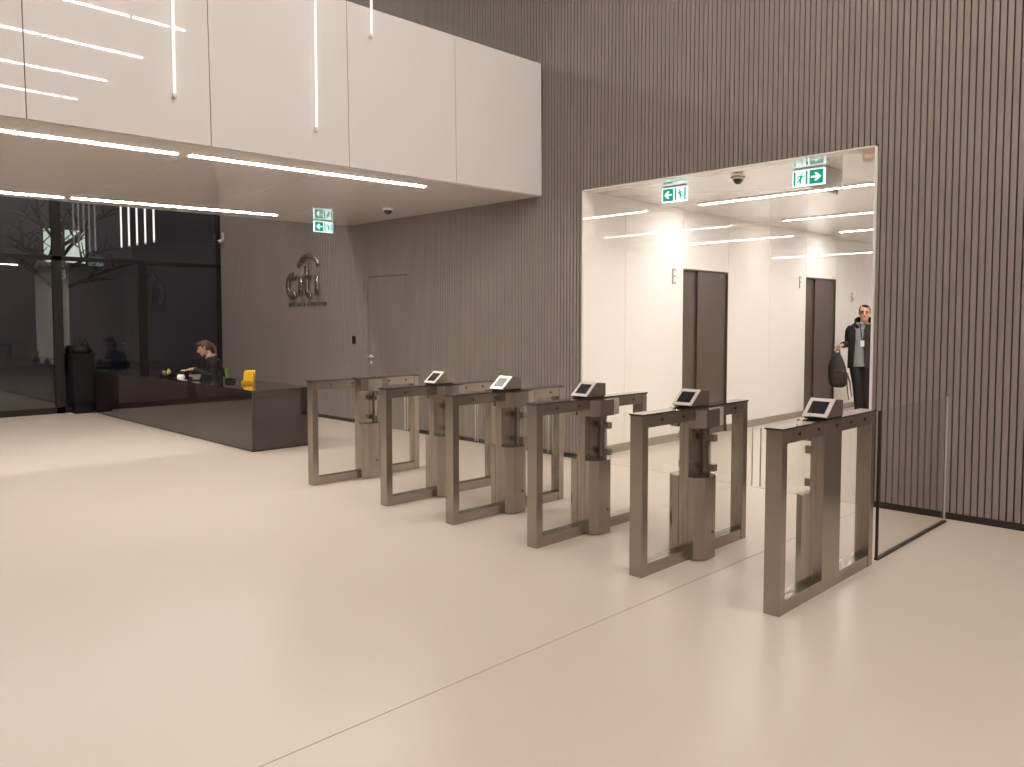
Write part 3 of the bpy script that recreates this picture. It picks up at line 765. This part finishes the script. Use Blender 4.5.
# ---- receptionist seated behind the desk
WX, WYY = -12.06, 5.36
FACE = math.atan2(.87, .49)         # she looks along (-.49, -.87)
wo = empty('person', (WX, WYY, 0), -(PI / 2 - FACE))
b = MB()
WH = (.0, -.135, 1.085)
hb = MB(); head(hb, (0, 0, 0), .97, True)
TL_ = Matrix.Translation(WH) @ Matrix.Rotation(math.radians(20), 4, 'X')
for v in hb.bm.verts: v.co = TL_ @ v.co
me = bpy.data.meshes.new('h'); hb.bm.to_mesh(me); hb.bm.free(); b.bm.from_mesh(me); bpy.data.meshes.remove(me)
b.loft([(0, .01, .86), (0, -.04, .94), (0, -.09, 1.04)], [(.065, .06), (.048, .05), (.046, .05)], 16)
b.rings([(.42, .165, .135, .08), (.50, .16, .125, .08), (.60, .135, .105, .065), (.70, .155, .115, .045), (.80, .165, .11, .025), (.875, .14, .09, .01), (.92, .07, .06, -.01)], 28)
for k in (-1, 1):
    b.loft([(k * .14, .02, .865), (k * .18, .02, .82), (k * .20, .0, .66), (k * .19, -.10, .69 if k > 0 else .66), (k * .14, -.28, .755)], [.042, .044, .037, .032, .024], 14, up=(k, 0, 0))
    hand(b, (k * .14, -.285, .757), (-k * .25, -1, -.02), (0, 0, -1), curl=.25, thumb_side=k)
    b.loft([(k * .085, .06, .46), (k * .10, -.15, .50), (k * .10, -.36, .49), (k * .095, -.38, .30), (k * .09, -.36, .08)], [.085, .078, .056, .050, .036], 16, up=(1, 0, 0))
    b.loft([(k * .09, -.32, .05), (k * .09, -.40, .045), (k * .09, -.50, .03)], [(.034, .04), (.038, .032), (.028, .018)], 12, up=(0, 0, 1))
remesh(b, 'body', M['skin_pale'], wo, .005, 4)
fh = empty('face', WH)
fh.parent = wo; fh.rotation_euler = (math.radians(20), 0, 0)
bpy.data.objects.remove(fh)
def wface():
    holder = empty('tmp'); face((0, 0, 0), .97, holder)
    for o in [x for x in bpy.data.objects if x.parent == holder]:
        for oo in [o] + [x for x in bpy.data.objects if x.parent == o]: oo.data.transform(TL_)
        o.parent = wo
    bpy.data.objects.remove(holder)
wface()
b = MB(); b.ball((0, .028, .030), (.080, .090, .088), 26); b.ball((0, .055, -.01), (.073, .062, .075), 22); b.ball((0, -.035, .078), (.072, .062, .046), 18)
b.loft([(0, .10, .03), (0, .135, .0), (0, .145, -.07), (0, .125, -.16), (0, .12, -.20)], [.03, .034, .032, .022, .008], 14, up=(1, 0, 0))
for v in b.bm.verts: v.co = TL_ @ v.co
iv = TL_.inverted()
remesh(b, 'hair', M['hair_blond'], wo, .005, 3, cut=lambda v: (iv @ v).z < -.055 and (iv @ v).y < .07)
b = MB()
b.rings([(.44, .185, .155, .08), (.52, .18, .145, .08), (.60, .155, .125, .065), (.70, .170, .128, .035), (.80, .185, .120, .015), (.885, .165, .105, .005), (.94, .090, .080, -.015)], 30)
for k in (-1, 1): b.loft([(k * .14, .02, .875), (k * .185, .02, .83), (k * .20, .0, .66), (k * .19, -.10, .69 if k > 0 else .67), (k * .142, -.275, .757)], [.056, .060, .052, .045, .038], 14, up=(k, 0, 0))
remesh(b, 'jacket', M['uniform'], wo, .008, 3)
b = MB()
for k in (-1, 1): b.loft([(k * .012, -.115, .925), (k * .055, -.092, .95), (k * .072, -.03, .965), (k * .035, .03, .975), (0, .04, .975)], [(.007, .020)] * 5, 10, up=(0, 0, 1))
b.build('shirt_collar', M['collar'], wo, True)
b = MB()
for k in (-1, 1): b.loft([(k * .085, .07, .46), (k * .10, -.15, .50), (k * .10, -.37, .49), (k * .095, -.385, .30), (k * .09, -.36, .10)], [.10, .092, .072, .066, .056], 16, up=(1, 0, 0))
b.rings([(.36, .15, .13, .08), (.45, .18, .15, .08), (.52, .17, .135, .08)], 24)
remesh(b, 'trousers', M['trouser'], wo, .008, 3)
for k in (-1, 1):
    b = MB(); b.loft([(k * .09, -.30, .045), (k * .09, -.36, .055), (k * .09, -.45, .04), (k * .09, -.53, .024)], [(.036, .043), (.044, .052), (.044, .034), (.026, .02)], 14, up=(0, 0, 1)); b.build('shoe', M['shoe'], wo, True)
tag(wo, 'woman with ponytail in black jacket seated behind the reception desk looking down', 'person')

# her lime chair
ch = empty('office_chair', (WX, WYY, 0), -(PI / 2 - FACE))
b = MB(); b.box(-.24, .24, -.20, .27, .275, .335, bev=.025); b.build('seat', M['lime'], ch, True)
b = MB(); b.box(-.19, .19, .185, .215, .38, .76, bev=.016); b.build('backrest', M['lime'], ch, True)
b = MB(); b.loft([(0, .20, .27), (0, .30, .28), (0, .335, .36), (0, .325, .55)], [(.03, .012)] * 4, 10, up=(0, -1, 1)); b.build('back_bracket', M['black'], ch, True)
b = MB(); b.cyl((0, .04, .10), (0, .04, .275), .028, 16); b.build('gas_column', M['black'], ch, True)
b = MB()
for k in range(5):
    a = 2 * PI * k / 5 + .3; b.loft([(0, .04, .11), (.15 * math.cos(a), .04 + .15 * math.sin(a), .095), (.29 * math.cos(a), .04 + .29 * math.sin(a), .07)], [(.026, .018), (.02, .014), (.015, .01)], 10, up=(0, 0, 1))
st = b.build('star_base', M['black'], ch, True)
for k in range(5):
    a = 2 * PI * k / 5 + .3; x, yy = .285 * math.cos(a), .04 + .285 * math.sin(a)
    MB().cyl((x - .02 * math.sin(a), yy + .02 * math.cos(a), .031), (x + .02 * math.sin(a), yy - .02 * math.cos(a), .031), .03, 16).build('castor', M['black'], st, True)
tag(ch, 'lime green office chair behind the seated receptionist', 'chair')

# ------------------------------------------------------------------ outside at night
b = MB(); b.box(-48, FX - .1, -22, 30, -.14, -.02); struct(b.build('floor_outside', M['asphalt']))
bd = empty('building', (-31, 8., 0))
b = MB(); b.box(-4, -.05, -18, 18, -.02, 14); b.build('wall', M['facade_far'], bd)
wn = MB().box(-.04, 0., -.27, 1.19, 3.52, 4.82).build('window_frame', M['far_frame'], bd)
MB().box(-.02, .012, -.20, 1.12, 3.59, 4.75).build('window_light', M['window_lit'], wn)
tag(bd, 'dark building across the street with one lit window', 'building')
tr = empty('tree', (-26.5, 7.0, -.02))
b = MB()
random.seed(11)
def branch(p, d, L, r, n):
    p = Vector(p); d = Vector(d).normalized(); pts = [p]
    for i in range(4):
        d = (d + Vector((random.uniform(-.2, .2), random.uniform(-.2, .2), random.uniform(-.05, .12)))).normalized(); pts.append(pts[-1] + d * L / 4)
    b.loft(pts, [r, r * .88, r * .78, r * .68, r * .55], 8, up=(.9, .1, .1))
    if n:
        for k in range(3):
            q = pts[(1, 2, 3)[k]]; sgn = (-1) ** k
            branch(q, d + Vector((random.uniform(-.4, .4), sgn * random.uniform(.6, 1.2), random.uniform(-.2, .5))), L * .6, r * .62, n - 1)
b.loft([(0, .12, 0), (0, .10, 1.2), (0, .16, 2.4), (0, .14, 3.6), (0, .20, 4.6)], [.17, .15, .13, .10, .05], 10, up=(.9, .1, .1))
for k, (z, yy, zz) in enumerate(((2.3, -1, .7), (2.5, 1, .6), (2.9, -.8, .9), (3.0, 1, .45), (3.3, -1, .4), (3.45, .8, .9), (3.7, -.7, 1.), (3.8, .9, .5))):
    branch((0, .15, z), (random.uniform(-.3, .3), yy, zz), 1.5, .06, 2)
b.build('branches', M['bark'], tr, True)
tag(tr, 'bare dark tree in front of the lit far window', 'tree')

# ------------------------------------------------------------------ world, camera, view
w = bpy.data.worlds.new('night'); SC.world = w; w.use_nodes = True
w.node_tree.nodes['Background'].inputs['Color'].default_value = (.15, .155, .175, 1)
w.node_tree.nodes['Background'].inputs['Strength'].default_value = 1.

cd = bpy.data.cameras.new('camera'); cam = bpy.data.objects.new('camera', cd); COL.objects.link(cam)
F = 782.92
cd.sensor_fit = 'HORIZONTAL'; cd.sensor_width = 36.; cd.lens = F * 36. / 1024.
pitch = math.radians(2.98784); th = math.radians(45.14617)
cd.shift_y = (362.36 - 383.5) / 1024.
cam.location = (0, 0, 1.5); cam.rotation_euler = (PI / 2 - pitch, 0, th)
cd.clip_start = .05; cd.clip_end = 200
SC.camera = cam
vs = SC.view_settings
vs.view_transform = 'Standard'; vs.look = 'None'; vs.gamma = 1.; vs.exposure = 0.; vs.use_curve_mapping = False
cy_ = SC.cycles
cy_.use_denoising = True; cy_.max_bounces = 10; cy_.diffuse_bounces = 5; cy_.glossy_bounces = 6; cy_.transparent_max_bounces = 24
cy_.sample_clamp_indirect = 12.
